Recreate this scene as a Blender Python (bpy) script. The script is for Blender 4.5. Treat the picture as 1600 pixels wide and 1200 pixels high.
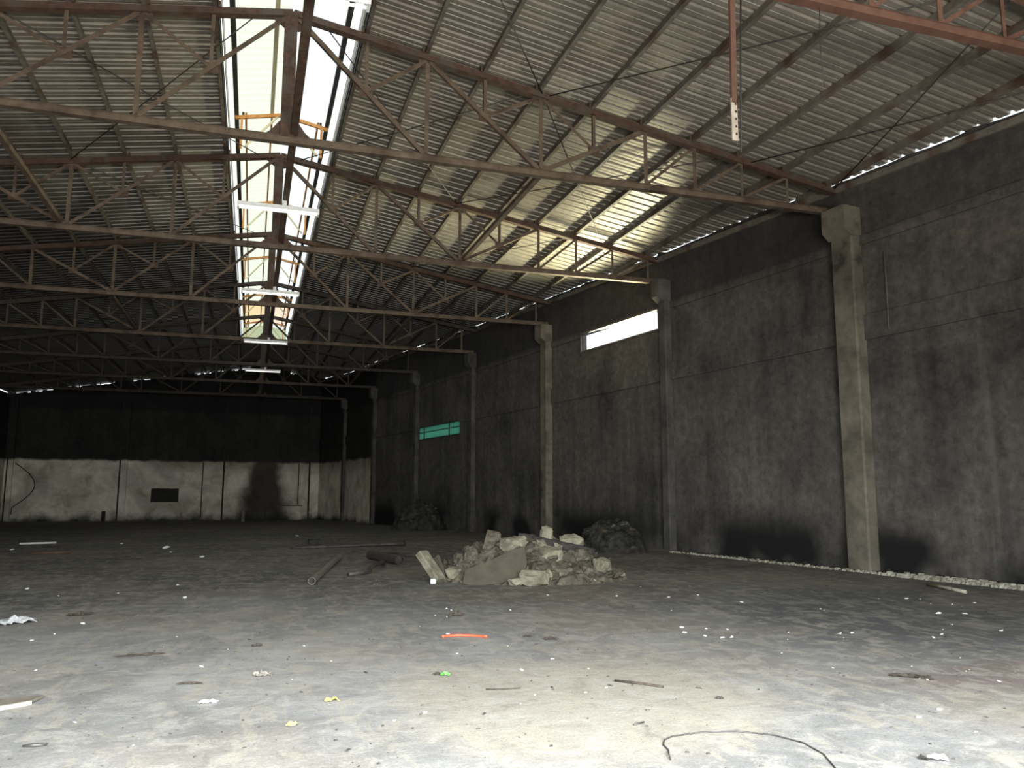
import bpy, bmesh, math, random
from mathutils import Vector, Matrix

# ------------------------------------------------------------------ clear, camera, world, lights
scn = bpy.context.scene
for o in list(bpy.data.objects):
    bpy.data.objects.remove(o)
COL = scn.collection

F_PX, PITCH, YAW, ROLL, EYE = 1250.0, math.radians(7.85), math.radians(17.9), math.radians(0.15), 1.6
cam = bpy.data.cameras.new('camera')
cam.sensor_fit = 'HORIZONTAL'; cam.sensor_width = 36.0; cam.lens = 36.0 * F_PX / 1600.0
cam.clip_start = 0.05; cam.clip_end = 400
camo = bpy.data.objects.new('camera', cam); COL.objects.link(camo)
fw = Vector((math.sin(YAW) * math.cos(PITCH), math.cos(YAW) * math.cos(PITCH), math.sin(PITCH)))
rt = Vector((math.cos(YAW), -math.sin(YAW), 0))
up = rt.cross(fw)
cr, sr = math.cos(ROLL), math.sin(ROLL)
r2 = rt * cr + up * sr
u2 = up * cr - rt * sr
M = Matrix((( r2.x, u2.x, -fw.x), (r2.y, u2.y, -fw.y), (r2.z, u2.z, -fw.z))).to_4x4()
M.translation = (0, 0, EYE)
camo.matrix_world = M
scn.camera = camo

scn.view_settings.view_transform = 'Standard'
scn.view_settings.look = 'None'
scn.view_settings.exposure = 0.0
scn.view_settings.gamma = 1.0
scn.view_settings.use_curve_mapping = False
scn.cycles.use_denoising = True
scn.cycles.max_bounces = 8
scn.cycles.diffuse_bounces = 5
scn.cycles.sample_clamp_indirect = 6.0

world = bpy.data.worlds.new('overcast_sky'); scn.world = world
world.use_nodes = True
bg = world.node_tree.nodes['Background']
bg.inputs[0].default_value = (0.90, 0.97, 1.0, 1)
bg.inputs[1].default_value = 1.5

def area(name, loc, direction, sx, sy, power, color, roll=None, spread=180):
    l = bpy.data.lights.new(name, 'AREA'); l.shape = 'RECTANGLE'; l.size = sx; l.size_y = sy
    l.energy = power; l.color = color; l.spread = math.radians(spread)
    o = bpy.data.objects.new(name, l); COL.objects.link(o)
    d = Vector(direction).normalized()
    z = -d
    x = Vector((0, 0, 1)).cross(z).normalized() if roll is None else Vector(roll).normalized()
    y = z.cross(x)
    m = Matrix(((x.x, y.x, z.x), (x.y, y.y, z.y), (x.z, y.z, z.z))).to_4x4()
    m.translation = loc
    o.matrix_world = m
    return o

DOOR_X0, DOOR_X1, DOOR_Z, FRONT_Y = -5.0, 9.0, 5.4, -1.4
# daylight through the open loading door behind the camera
area('door_daylight', (0.3, FRONT_Y + 0.05, 2.4), (0, 1, -0.9), 10.2, 4.8, 4600, (0.93, 0.98, 1.0), spread=130)
# unseen upward lamp added to brighten the roof, standing in for sunlit ground
area('yard_bounce_fill', (2.5, -9.5, 0.1), (0, 0, 1), 13.0, 8.0, 12500, (1.0, 0.95, 0.86), roll=(1, 0, 0))
# ------------------------------------------------------------------ plan of the hall
X0 = 0.37                     # ridge line
ZR0, SL = 10.97, 0.165        # sheet height at the ridge, roof slope
WPTS = [(-3, 15.5), (10.5, 13.45), (14.85, 12.8), (21.7, 11.8), (28.65, 10.75), (35.6, 9.65), (42.55, 8.4), (49.5, 7.15), (56.45, 6.1), (61.5, 4.75)]
TY = [8.2, 14.85, 21.7, 28.65, 35.6, 42.55, 49.5, 56.45]
BACK_Y, LEFT_X = 61.5, -15.75
OPEN_HALF, OPEN_Y0, OPEN_Y1 = 1.36, 5.0, 51.0

def wall_x(y):
    for (a, xa), (b, xb) in zip(WPTS, WPTS[1:]):
        if y <= b:
            t = (y - a) / (b - a); return xa + (xb - xa) * t
    return WPTS[-1][1]

def roof_z(x):
    return ZR0 - SL * abs(x - X0)

def floor_z(y):
    return -0.008 * max(0.0, y - 25.0)

def wall_dir(y):
    for (a, xa), (b, xb) in zip(WPTS, WPTS[1:]):
        if y <= b:
            return Vector((xb - xa, b - a, 0)).normalized()
    return Vector((0, 1, 0))

# strong daylight off a sunlit roof outside, coming in through the narrow wall window
WIN1 = (21.75, 26.25, 6.70, 7.30)
WIN2 = (37.1, 42.3, 4.48, 5.08)
wd = wall_dir(24); wn = Vector((-wd.y, wd.x, 0))
yc = (WIN1[0] + WIN1[1]) / 2
area('window_daylight', (wall_x(yc) + 0.10, yc, (WIN1[2] + WIN1[3]) / 2), (wn.x, wn.y - 0.45, 0.9), WIN1[1] - WIN1[0], WIN1[3] - WIN1[2] - 0.03, 1000, (1.0, 0.95, 0.62), roll=(wd.x, wd.y, 0), spread=105)

# ------------------------------------------------------------------ node materials
def mat(name):
    m = bpy.data.materials.new(name); m.use_nodes = True
    nt = m.node_tree; b = nt.nodes['Principled BSDF']
    return m, nt, b

class G:
    """small node-graph helper"""
    def __init__(s, nt):
        s.nt = nt
        s.pos = nt.nodes.new('ShaderNodeNewGeometry').outputs['Position']
    def n(s, t, **kw):
        nd = s.nt.nodes.new(t)
        for k, v in kw.items(): setattr(nd, k, v)
        return nd
    def link(s, a, b): s.nt.links.new(a, b)
    def mapping(s, scale, src=None):
        m = s.n('ShaderNodeMapping'); m.inputs['Scale'].default_value = scale
        s.link(src or s.pos, m.inputs['Vector']); return m.outputs[0]
    def noise(s, scale, detail=6, rough=0.55, vec=None, dist=0.0):
        nd = s.n('ShaderNodeTexNoise'); nd.inputs['Scale'].default_value = scale
        nd.inputs['Detail'].default_value = detail; nd.inputs['Roughness'].default_value = rough
        nd.inputs['Distortion'].default_value = dist
        s.link(vec or s.pos, nd.inputs['Vector']); return nd.outputs['Fac']
    def ramp(s, fac, stops):
        nd = s.n('ShaderNodeValToRGB'); e = nd.color_ramp.elements
        while len(e) < len(stops): e.new(0.5)
        for el, (p, c) in zip(e, stops):
            el.position = p
            el.color = (c, c, c, 1) if not hasattr(c, '__len__') else (*c, 1)
        s.link(fac, nd.inputs[0]); return nd.outputs[0]
    def mix(s, fac, a, b, mode='MIX'):
        nd = s.n('ShaderNodeMix', data_type='RGBA', blend_type=mode)
        for v, i in ((fac, 0), (a, 6), (b, 7)):
            if isinstance(v, (int, float)): nd.inputs[i].default_value = v if i == 0 else (v, v, v, 1)
            elif hasattr(v, '__len__'): nd.inputs[i].default_value = (*v, 1)
            else: s.link(v, nd.inputs[i])
        return nd.outputs[2]
    def math(s, op, a, b=0.0, c=None, clamp=False):
        nd = s.n('ShaderNodeMath', operation=op); nd.use_clamp = clamp
        for i, v in enumerate((a, b) + ((c,) if c is not None else ())):
            if isinstance(v, (int, float)): nd.inputs[i].default_value = v
            else: s.link(v, nd.inputs[i])
        return nd.outputs[0]
    def xyz(s):
        nd = s.n('ShaderNodeSeparateXYZ'); s.link(s.pos, nd.inputs[0]); return nd.outputs
    def step(s, v, a, b):
        nd = s.n('ShaderNodeMapRange', interpolation_type='SMOOTHSTEP')
        nd.inputs[1].default_value = a; nd.inputs[2].default_value = b
        s.link(v, nd.inputs[0]); return nd.outputs[0]
    def bump(s, h, bsdf, strength=0.3, dist=0.02):
        nd = s.n('ShaderNodeBump'); nd.inputs['Strength'].default_value = strength; nd.inputs['Distance'].default_value = dist
        s.link(h, nd.inputs['Height']); s.link(nd.outputs[0], bsdf.inputs['Normal'])

def blotchy(name, c1, c2, scale=6, rough=0.8, metal=0.0, bump=0.25, c3=None, scale3=1.2):
    m, nt, b = mat(name); g = G(nt)
    n1 = g.noise(scale, 8, 0.65)
    col = g.ramp(n1, [(0.35, c1), (0.68, c2)])
    if c3 is not None:
        n3 = g.noise(scale3, 5, 0.6)
        col = g.mix(g.ramp(n3, [(0.5, 0.0), (0.62, 1.0)]), col, c3)
    g.link(col, b.inputs['Base Color'])
    b.inputs['Roughness'].default_value = rough; b.inputs['Metallic'].default_value = metal
    if rough > 0.7: b.inputs['Specular IOR Level'].default_value = 0.2
    g.bump(n1, b, bump, 0.01)
    return m

def make_floor_mat():
    m, nt, b = mat('dusty_concrete'); g = G(nt)
    big = g.noise(0.16, 5, 0.6, dist=0.6)
    med = g.noise(0.9, 7, 0.65, dist=0.4)
    fine = g.noise(9, 8, 0.7)
    grit = g.noise(60, 3, 0.6)
    col = g.ramp(med, [(0.28, (0.155, 0.15, 0.142)), (0.52, (0.215, 0.21, 0.202)), (0.74, (0.27, 0.265, 0.25))])
    soot = g.ramp(big, [(0.36, 1.0), (0.56, 0.0)])
    col = g.mix(g.math('MULTIPLY', soot, 0.75), col, (0.075, 0.073, 0.072))
    # soot trodden and washed over the burnt half of the hall, ragged at its edge
    x, y, z = g.xyz()
    rag = g.math('MULTIPLY', g.math('SUBTRACT', g.noise(0.45, 7, 0.68, dist=0.7), 0.5), 16.0)
    burnt = g.step(g.math('ADD', y, rag), 9.0, 16.0)
    bcol = g.ramp(g.noise(0.8, 7, 0.7, vec=g.mapping((0.6, 2.0, 1.0))), [(0.34, (0.032, 0.030, 0.029)), (0.52, (0.078, 0.069, 0.058)), (0.68, (0.135, 0.120, 0.098))])
    col = g.mix(g.math('MULTIPLY', burnt, 0.92), col, bcol)
    def blot(cx, cy, rx, ry, k):
        dx = g.math('DIVIDE', g.math('SUBTRACT', x, cx), rx); dy = g.math('DIVIDE', g.math('SUBTRACT', y, cy), ry)
        d = g.math('ADD', g.math('MULTIPLY', dx, dx), g.math('MULTIPLY', dy, dy))
        d = g.math('ADD', d, g.math('MULTIPLY', rag, 0.11))
        return g.math('MULTIPLY', g.math('SUBTRACT', 1.0, g.step(d, 0.55, 1.25)), k)
    col = g.mix(blot(10.4, 9.2, 4.4, 3.0, 0.78), col, (0.058, 0.060, 0.062))
    col = g.mix(blot(6.9, 5.7, 1.5, 0.55, 0.6), col, (0.13, 0.085, 0.080))
    col = g.mix(blot(5.2, 12.6, 2.6, 1.4, 0.55), col, (0.085, 0.062, 0.050))
    col = g.mix(blot(2.6, 6.2, 1.6, 1.7, 0.55), col, (0.30, 0.265, 0.20))  # warm sunlit-looking patch put into the floor colour
    tint = g.ramp(g.noise(0.33, 3, 0.5), [(0.46, 0.0), (0.62, 1.0)])
    col = g.mix(g.math('MULTIPLY', tint, 0.45), col, (0.23, 0.195, 0.145))
    # dried scuffs and dark smears dragged along the hall
    v = g.mapping((0.5, 3.2, 1.0))
    smear = g.ramp(g.noise(1.1, 7, 0.7, vec=v), [(0.56, 0.0), (0.70, 1.0)])
    col = g.mix(g.math('MULTIPLY', smear, 0.5), col, (0.085, 0.078, 0.07))
    spots = g.ramp(fine, [(0.62, 0.0), (0.72, 1.0)])
    col = g.mix(g.math('MULTIPLY', spots, 0.5), col, (0.42, 0.41, 0.38))
    dk = g.ramp(fine, [(0.28, 1.0), (0.38, 0.0)])
    col = g.mix(g.math('MULTIPLY', dk, 0.5), col, (0.07, 0.064, 0.058))
    mott = g.noise(3.2, 10, 0.72, dist=0.8)
    col = g.mix(g.math('MULTIPLY', g.ramp(mott, [(0.50, 0.0), (0.60, 1.0)]), 0.55), col, (0.30, 0.285, 0.25))
    col = g.mix(g.math('MULTIPLY', g.ramp(mott, [(0.36, 1.0), (0.45, 0.0)]), 0.45), col, (0.105, 0.098, 0.088))
    swirl = g.noise(1.6, 8, 0.65, vec=g.mapping((2.4, 0.8, 1.0)), dist=1.2)
    col = g.mix(g.math('MULTIPLY', g.ramp(swirl, [(0.52, 0.0), (0.60, 1.0)]), 0.45), col, (0.29, 0.26, 0.20))
    col = g.mix(0.35, col, g.ramp(grit, [(0.3, 0.15), (0.7, 0.75)]), 'OVERLAY')
    g.link(col, b.inputs['Base Color'])
    b.inputs['Roughness'].default_value = 0.82
    g.bump(g.math('ADD', g.math('MULTIPLY', med, 2.0), fine), b, 0.35, 0.02)
    return m

def make_wall_mat(name, lo, hi, far=False):
    """fire-blackened cement render; the far walls keep a clean pale band at the bottom"""
    m, nt, b = mat(name); g = G(nt)
    st = g.noise(1.3, 7, 0.65, vec=g.mapping((1.6, 1.6, 0.14)))
    pat = g.noise(0.42, 6, 0.62, dist=0.5)
    fine = g.noise(14, 6, 0.7)
    f = g.math('ADD', g.math('MULTIPLY', st, 0.38), g.math('MULTIPLY', pat, 0.62))
    col = g.ramp(f, [(0.36, lo), (0.50, tuple((a + c) / 2 for a, c in zip(lo, hi))), (0.66, hi)])
    fm = g.noise(5.0, 9, 0.75)
    col = g.mix(0.55, col, g.ramp(fm, [(0.34, 0.18), (0.66, 0.82)]), 'OVERLAY')
    # lime runs
    run = g.ramp(g.noise(2.6, 4, 0.5, vec=g.mapping((1.0, 1.0, 0.05))), [(0.66, 0.0), (0.74, 1.0)])
    col = g.mix(g.math('MULTIPLY', run, 0.18), col, (0.22, 0.21, 0.18))
    # burnt patches near the foot of the wall
    x, y, z = g.xyz()
    foot = g.math('SUBTRACT', 1.0, g.step(z, 0.5, 1.5))
    burn = g.math('MULTIPLY', foot, g.ramp(g.noise(0.30, 3, 0.5), [(0.44, 0.0), (0.56, 1.0)]))
    col = g.mix(burn, col, (0.012, 0.012, 0.012))
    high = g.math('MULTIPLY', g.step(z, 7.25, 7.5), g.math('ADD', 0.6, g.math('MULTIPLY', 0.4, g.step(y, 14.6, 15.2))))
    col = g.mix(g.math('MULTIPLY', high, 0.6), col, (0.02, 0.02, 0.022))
    if far:
        edge = g.math('ADD', z, g.math('MULTIPLY', g.math('SUBTRACT', g.noise(1.1, 4, 0.6), 0.5), 0.35))
        band = g.math('SUBTRACT', 1.0, g.step(edge, 3.72, 3.95))
        fy = g.math('MULTIPLY', band, g.step(y, 49.6, 49.7))
        cream = g.ramp(g.noise(0.8, 8, 0.7, dist=0.6), [(0.28, (0.30, 0.26, 0.19)), (0.44, (0.62, 0.56, 0.44)), (0.62, (0.82, 0.77, 0.64))])
        patch = g.ramp(g.noise(0.22, 4, 0.6, dist=0.8), [(0.50, 0.0), (0.60, 1.0)])
        cream = g.mix(g.math('MULTIPLY', patch, 0.35), cream, (0.10, 0.075, 0.055))
        sx = g.math('DIVIDE', g.math('SUBTRACT', x, g.math('ADD', 0.3, g.math('MULTIPLY', g.noise(0.6, 5, 0.6), 1.2))), g.math('SUBTRACT', 2.3, g.math('MULTIPLY', z, 0.30)))
        scorch = g.math('SUBTRACT', 1.0, g.step(g.math('ABSOLUTE', sx), 0.45, 1.1))
        cream = g.mix(g.math('MULTIPLY', scorch, 0.93), cream, (0.022, 0.018, 0.015))
        up_ = g.math('MULTIPLY', g.step(edge, 2.6, 3.9), g.step(x, -8.0, -6.0))
        cream = g.mix(g.math('MULTIPLY', up_, 0.55), cream, (0.10, 0.075, 0.05))
        sf = g.math('ADD', z, g.math('MULTIPLY', g.noise(0.7, 5, 0.6), 1.6))
        cream = g.mix(g.math('SUBTRACT', 1.0, g.step(sf, 0.35, 1.15)), cream, (0.02, 0.02, 0.02))
        soot = g.mix(0.7, col, (0.006, 0.006, 0.006))
        ff = g.step(y, 49.6, 49.7)
        col = g.mix(ff, col, soot)
        col = g.mix(fy, col, cream)
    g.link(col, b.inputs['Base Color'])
    b.inputs['Roughness'].default_value = 0.9
    b.inputs['Specular IOR Level'].default_value = 0.25
    g.bump(g.math('ADD', fine, g.math('MULTIPLY', pat, 3.0)), b, 0.3, 0.02)
    return m

def make_roof_mat():
    m, nt, b = mat('weathered_galvanised_sheet'); g = G(nt)
    x, y, z = g.xyz()
    n1 = g.noise(0.5, 5, 0.6); n2 = g.noise(5, 7, 0.65)
    col = g.ramp(n2, [(0.3, (0.31, 0.29, 0.25)), (0.7, (0.44, 0.41, 0.355))])
    col = g.mix(g.math('MULTIPLY', g.ramp(n1, [(0.4, 0.0), (0.65, 1.0)]), 0.35), col, (0.29, 0.24, 0.175))
    # sheets turn near-black towards the far end, sooner on the left slope
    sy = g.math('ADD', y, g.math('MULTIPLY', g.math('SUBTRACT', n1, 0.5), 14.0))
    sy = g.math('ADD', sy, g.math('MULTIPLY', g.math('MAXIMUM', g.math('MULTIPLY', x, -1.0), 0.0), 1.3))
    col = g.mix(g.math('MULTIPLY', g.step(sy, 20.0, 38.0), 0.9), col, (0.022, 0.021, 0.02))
    g.link(col, b.inputs['Base Color'])
    b.inputs['Roughness'].default_value = 0.45
    b.inputs['Metallic'].default_value = 0.55
    return m

def make_translucent(name, color, trans, mixf=0.75, orange=None):
    m, nt, b = mat(name); g = G(nt)
    n = g.noise(1.4, 5, 0.6)
    col = g.mix(g.ramp(n, [(0.35, 0.0), (0.7, 1.0)]), color, tuple(c * 0.86 for c in color))
    g.link(col, b.inputs['Base Color']); b.inputs['Roughness'].default_value = 0.6
    t = nt.nodes.new('ShaderNodeBsdfTranslucent'); 
    tc = trans
    if orange:
        y = g.xyz()[1]; o_ = g.math('MULTIPLY', g.step(y, 44.4, 44.6), g.math('SUBTRACT', 1.0, g.step(y, 49.8, 50.0)))
        tc = g.mix(g.math('MULTIPLY', o_, 0.8), trans, orange)
        g.link(tc, t.inputs[0])
    else: t.inputs[0].default_value = (*trans, 1)
    mx = nt.nodes.new('ShaderNodeMixShader'); mx.inputs[0].default_value = mixf
    out = nt.nodes['Material Output']
    nt.links.new(b.outputs[0], mx.inputs[1]); nt.links.new(t.outputs[0], mx.inputs[2]); nt.links.new(mx.outputs[0], out.inputs[0])
    return m

def make_emit(name, color, s):
    m, nt, b = mat(name)
    b.inputs['Emission Color'].default_value = (*color, 1); b.inputs['Emission Strength'].default_value = s
    b.inputs['Base Color'].default_value = (0.8, 0.8, 0.8, 1)
    return m

MT = {}
MT['floor'] = make_floor_mat()
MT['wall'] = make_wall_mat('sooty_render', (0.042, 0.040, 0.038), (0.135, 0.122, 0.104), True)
MT['pillar'] = blotchy('stained_concrete', (0.10, 0.09, 0.07), (0.24, 0.21, 0.16), 1.6, 0.9, 0, 0.3, (0.05, 0.045, 0.04), 0.8)
MT['darkpillar'] = blotchy('blackened_concrete', (0.05, 0.047, 0.043), (0.12, 0.11, 0.095), 1.6, 0.9, 0, 0.3)
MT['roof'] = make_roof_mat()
MT['rust'] = blotchy('rusty_primer', (0.055, 0.033, 0.024), (0.105, 0.062, 0.044), 7, 0.75, 0.0, 0.3, (0.085, 0.068, 0.053), 2.5)
MT['rustdust'] = blotchy('dusty_rusty_steel', (0.085, 0.06, 0.042), (0.16, 0.122, 0.088), 5, 0.8, 0.0, 0.3, (0.065, 0.046, 0.034), 2.5)
MT['darkrust'] = blotchy('dark_rusty_steel', (0.045, 0.034, 0.028), (0.09, 0.07, 0.055), 6, 0.8, 0.0, 0.3)  # darker version of the rusty steel for the far trusses
MT['redprimer'] = blotchy('red_oxide_primer', (0.095, 0.047, 0.032), (0.15, 0.078, 0.055), 5, 0.6, 0.0, 0.2)
MT['purlin'] = blotchy('grey_purlin_steel', (0.13, 0.117, 0.097), (0.25, 0.228, 0.19), 6, 0.55, 0.2, 0.2, (0.11, 0.07, 0.05), 1.5)
MT['darksteel'] = blotchy('dark_steel', (0.03, 0.028, 0.027), (0.08, 0.07, 0.06), 8, 0.6, 0.3)
MT['orange'] = blotchy('orange_painted_steel', (0.55, 0.22, 0.05), (0.75, 0.36, 0.10), 6, 0.5)
MT['creamsteel'] = blotchy('cream_painted_steel', (0.65, 0.58, 0.36), (0.78, 0.70, 0.45), 4, 0.5)
MT['fibre_l'] = make_translucent('milky_fibreglass', (0.75, 0.80, 0.66), (0.86, 0.89, 0.71), 0.88, orange=(0.90, 0.62, 0.28))
MT['fibre_r'] = make_translucent('clear_fibreglass', (0.85, 0.88, 0.86), (0.93, 0.96, 0.94), 0.88, orange=(0.95, 0.66, 0.44))
MT['teal'] = make_translucent('teal_plastic_glazing', (0.36, 0.60, 0.52), (0.21, 0.44, 0.36), 0.9)
MT['white'] = blotchy('white_enamel', (0.62, 0.62, 0.6), (0.8, 0.8, 0.78), 10, 0.45)
MT['tube'] = make_emit('lit_tube', (1.0, 0.98, 0.93), 0.9)
MT['rubble'] = blotchy('broken_concrete', (0.030, 0.026, 0.019), (0.155, 0.135, 0.10), 7, 0.95, 0, 0.9, (0.085, 0.072, 0.052), 3)
MT['rubblepale'] = blotchy('pale_mortar', (0.10, 0.088, 0.064), (0.26, 0.235, 0.17), 5, 0.95, 0, 0.6)
MT['slab'] = blotchy('brown_slab', (0.058, 0.049, 0.035), (0.088, 0.075, 0.056), 3, 0.95, 0, 0.4)
MT['rubbledark'] = blotchy('sooty_rubble', (0.010, 0.010, 0.0095), (0.06, 0.055, 0.048), 4, 0.95, 0, 0.6)
MT['char'] = blotchy('charred_timber', (0.015, 0.014, 0.013), (0.05, 0.045, 0.04), 9, 0.8, 0, 0.5)
MT['pipe'] = blotchy('grey_pipe_steel', (0.16, 0.145, 0.12), (0.27, 0.25, 0.21), 6, 0.5, 0.3)
MT['chip'] = blotchy('white_paint_chip', (0.5, 0.5, 0.48), (0.68, 0.68, 0.66), 20, 0.8)
MT['hose'] = blotchy('orange_hose_rubber', (0.46, 0.075, 0.03), (0.55, 0.10, 0.045), 12, 0.4)
MT['green'] = blotchy('green_foil', (0.05, 0.24, 0.035), (0.14, 0.38, 0.09), 22, 0.35)
MT['leaf'] = blotchy('yellow_leaf', (0.34, 0.26, 0.05), (0.48, 0.40, 0.14), 30, 0.7)
MT['wood'] = blotchy('pale_board', (0.11, 0.093, 0.068), (0.17, 0.15, 0.115), 9, 0.7)
MT['woodedge'] = blotchy('broken_board_edge', (0.34, 0.31, 0.25), (0.45, 0.42, 0.35), 9, 0.8)
MT['film'] = blotchy('white_plastic_film', (0.28, 0.28, 0.28), (0.6, 0.6, 0.6), 6, 0.25)
MT['cable'] = blotchy('black_cable', (0.02, 0.02, 0.02), (0.05, 0.045, 0.04), 20, 0.5)
MT['dirt'] = blotchy('crumbled_plaster', (0.20, 0.19, 0.14), (0.52, 0.50, 0.42), 5, 0.95, 0, 0.6)
MT['brown'] = blotchy('brown_debris', (0.026, 0.021, 0.017), (0.075, 0.060, 0.046), 12, 0.9)
MT['grit'] = blotchy('dark_grit', (0.025, 0.023, 0.021), (0.075, 0.068, 0.06), 9, 0.9)
MT['plate'] = blotchy('pale_galvanised_plate', (0.36, 0.31, 0.25), (0.5, 0.45, 0.38), 9, 0.6)
MT['ground'] = blotchy('outside_concrete', (0.38, 0.36, 0.33), (0.48, 0.46, 0.42), 1.2, 0.9)

# ------------------------------------------------------------------ mesh helpers
def tag(o, label=None, cat=None, group=None, kind=None):
    if label: o['label'] = label
    if cat: o['category'] = cat
    if group: o['group'] = group
    if kind: o['kind'] = kind
    return o

def link(name, me, parent=None, loc=None):
    o = bpy.data.objects.new(name, me); COL.objects.link(o)
    if parent: o.parent = parent
    if loc is not None: o.location = loc
    return o

def empty(name, loc, label, cat, group=None):
    o = bpy.data.objects.new(name, None); COL.objects.link(o); o.location = loc
    o.empty_display_size = 0.2
    return tag(o, label, cat, group)

class MB:
    def __init__(s): s.v = []; s.f = []
    def add(s, vs, fs):
        n = len(s.v); s.v += [tuple(p) for p in vs]; s.f += [tuple(i + n for i in f) for f in fs]
    def hexa(s, P):
        """8 points: bottom ring 0-3, top ring 4-7"""
        s.add(P, [(3, 2, 1, 0), (4, 5, 6, 7), (0, 1, 5, 4), (1, 2, 6, 5), (2, 3, 7, 6), (3, 0, 4, 7)])
    def box(s, a, b):
        (x0, y0, z0), (x1, y1, z1) = a, b
        s.hexa([(x0, y0, z0), (x1, y0, z0), (x1, y1, z0), (x0, y1, z0), (x0, y0, z1), (x1, y0, z1), (x1, y1, z1), (x0, y1, z1)])
    def extrude(s, prof, p, q, upv=(0, 0, 1)):
        """closed 2-D profile (side, up) swept straight from p to q"""
        p, q = Vector(p), Vector(q); d = (q - p).normalized()
        side = d.cross(Vector(upv))
        if side.length < 1e-4: side = d.cross(Vector((0, 1, 0)))
        side.normalize(); u = side.cross(d)
        n = len(prof)
        vs = [p + side * a + u * b for a, b in prof] + [q + side * a + u * b for a, b in prof]
        fs = [tuple((i, (i + 1) % n, n + (i + 1) % n, n + i)) for i in range(n)]
        fs += [tuple(range(n - 1, -1, -1)), tuple(range(n, 2 * n))]
        s.add(vs, fs)
    def bar(s, p, q, w, h, upv=(0, 0, 1)):
        s.extrude([(-w / 2, -h / 2), (w / 2, -h / 2), (w / 2, h / 2), (-w / 2, h / 2)], p, q, upv)
    def tube(s, pts, r, n=8):
        pts = [Vector(p) for p in pts]; m = len(pts); vs = []; ref = None
        for i, p in enumerate(pts):
            d = (pts[min(i + 1, m - 1)] - pts[max(i - 1, 0)]).normalized()
            if ref is None:
                ref = d.cross(Vector((0, 0, 1)))
                if ref.length < 1e-3: ref = d.cross(Vector((0, 1, 0)))
            a = (ref - d * ref.dot(d)).normalized(); b = d.cross(a); ref = a
            rr = r[i] if hasattr(r, '__len__') else r
            vs += [p + a * (rr * math.cos(2 * math.pi * k / n)) + b * (rr * math.sin(2 * math.pi * k / n)) for k in range(n)]
        fs = []
        for i in range(m - 1):
            for k in range(n):
                fs.append((i * n + k, i * n + (k + 1) % n, (i + 1) * n + (k + 1) % n, (i + 1) * n + k))
        fs += [tuple(range(n - 1, -1, -1)), tuple(range((m - 1) * n, m * n))]
        s.add(vs, fs)
    def poly_prism(s, pts, normal, th):
        nrm = Vector(normal).normalized() * th; n = len(pts)
        vs = [Vector(p) for p in pts] + [Vector(p) + nrm for p in pts]
        fs = [tuple(range(n - 1, -1, -1)), tuple(range(n, 2 * n))] + [(i, (i + 1) % n, n + (i + 1) % n, n + i) for i in range(n)]
        s.add(vs, fs)
    def mesh(s, name, m, smooth=False):
        me = bpy.data.meshes.new(name); me.from_pydata(s.v, [], s.f); me.update()
        bm = bmesh.new(); bm.from_mesh(me); bmesh.ops.recalc_face_normals(bm, faces=bm.faces); bm.to_mesh(me); bm.free()
        me.materials.append(m)
        if smooth:
            for p in me.polygons: p.use_smooth = True
        return me
    def build(s, name, m, parent=None, loc=None, smooth=False):
        return link(name, s.mesh(name, m, smooth), parent, loc)

rng = random.Random(11)
def L_prof(w, t=0.008):
    return [(-w / 2, -w / 2), (w / 2, -w / 2), (w / 2, -w / 2 + t), (-w / 2 + t, -w / 2 + t), (-w / 2 + t, w / 2), (-w / 2, w / 2)]
def T_prof(w, h, t=0.014):
    """pair of angles back to back, flange at the bottom"""
    return [(-w / 2, -h / 2), (w / 2, -h / 2), (w / 2, -h / 2 + t), (t, -h / 2 + t), (t, h / 2), (-t, h / 2), (-t, -h / 2 + t), (-w / 2, -h / 2 + t)]
def C_prof(w, h, t=0.009):
    return [(-w / 2, -h / 2), (w / 2, -h / 2), (w / 2, -h / 2 + t), (-w / 2 + t, -h / 2 + t), (-w / 2 + t, h / 2 - t), (w / 2, h / 2 - t), (w / 2, h / 2), (-w / 2, h / 2)]
def I_prof(w, h, t=0.016):
    return [(-w / 2, -h / 2), (w / 2, -h / 2), (w / 2, -h / 2 + t), (t / 2, -h / 2 + t), (t / 2, h / 2 - t), (w / 2, h / 2 - t), (w / 2, h / 2), (-w / 2, h / 2), (-w / 2, h / 2 - t), (-t / 2, h / 2 - t), (-t / 2, -h / 2 + t), (-w / 2, -h / 2 + t)]

# ------------------------------------------------------------------ floor
def build_floor():
    mb = MB(); xs = [-16.0 + i * 32.2 / 40 for i in range(41)]; ys = [FRONT_Y + i * 65.0 / 130 for i in range(131)]
    for y in ys:
        for x in xs: mb.v.append((x, y, floor_z(y)))
    n = len(xs)
    for j in range(len(ys) - 1):
        for i in range(n - 1): mb.f.append((j * n + i, j * n + i + 1, (j + 1) * n + i + 1, (j + 1) * n + i))
    tag(mb.build('floor', MT['floor'], smooth=True), kind='structure')
    g = MB(); g.box((-40, -45, -0.4), (45, FRONT_Y - 0.01, -0.02))
    tag(g.build('floor_outside', MT['ground']), kind='structure')
build_floor()

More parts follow.
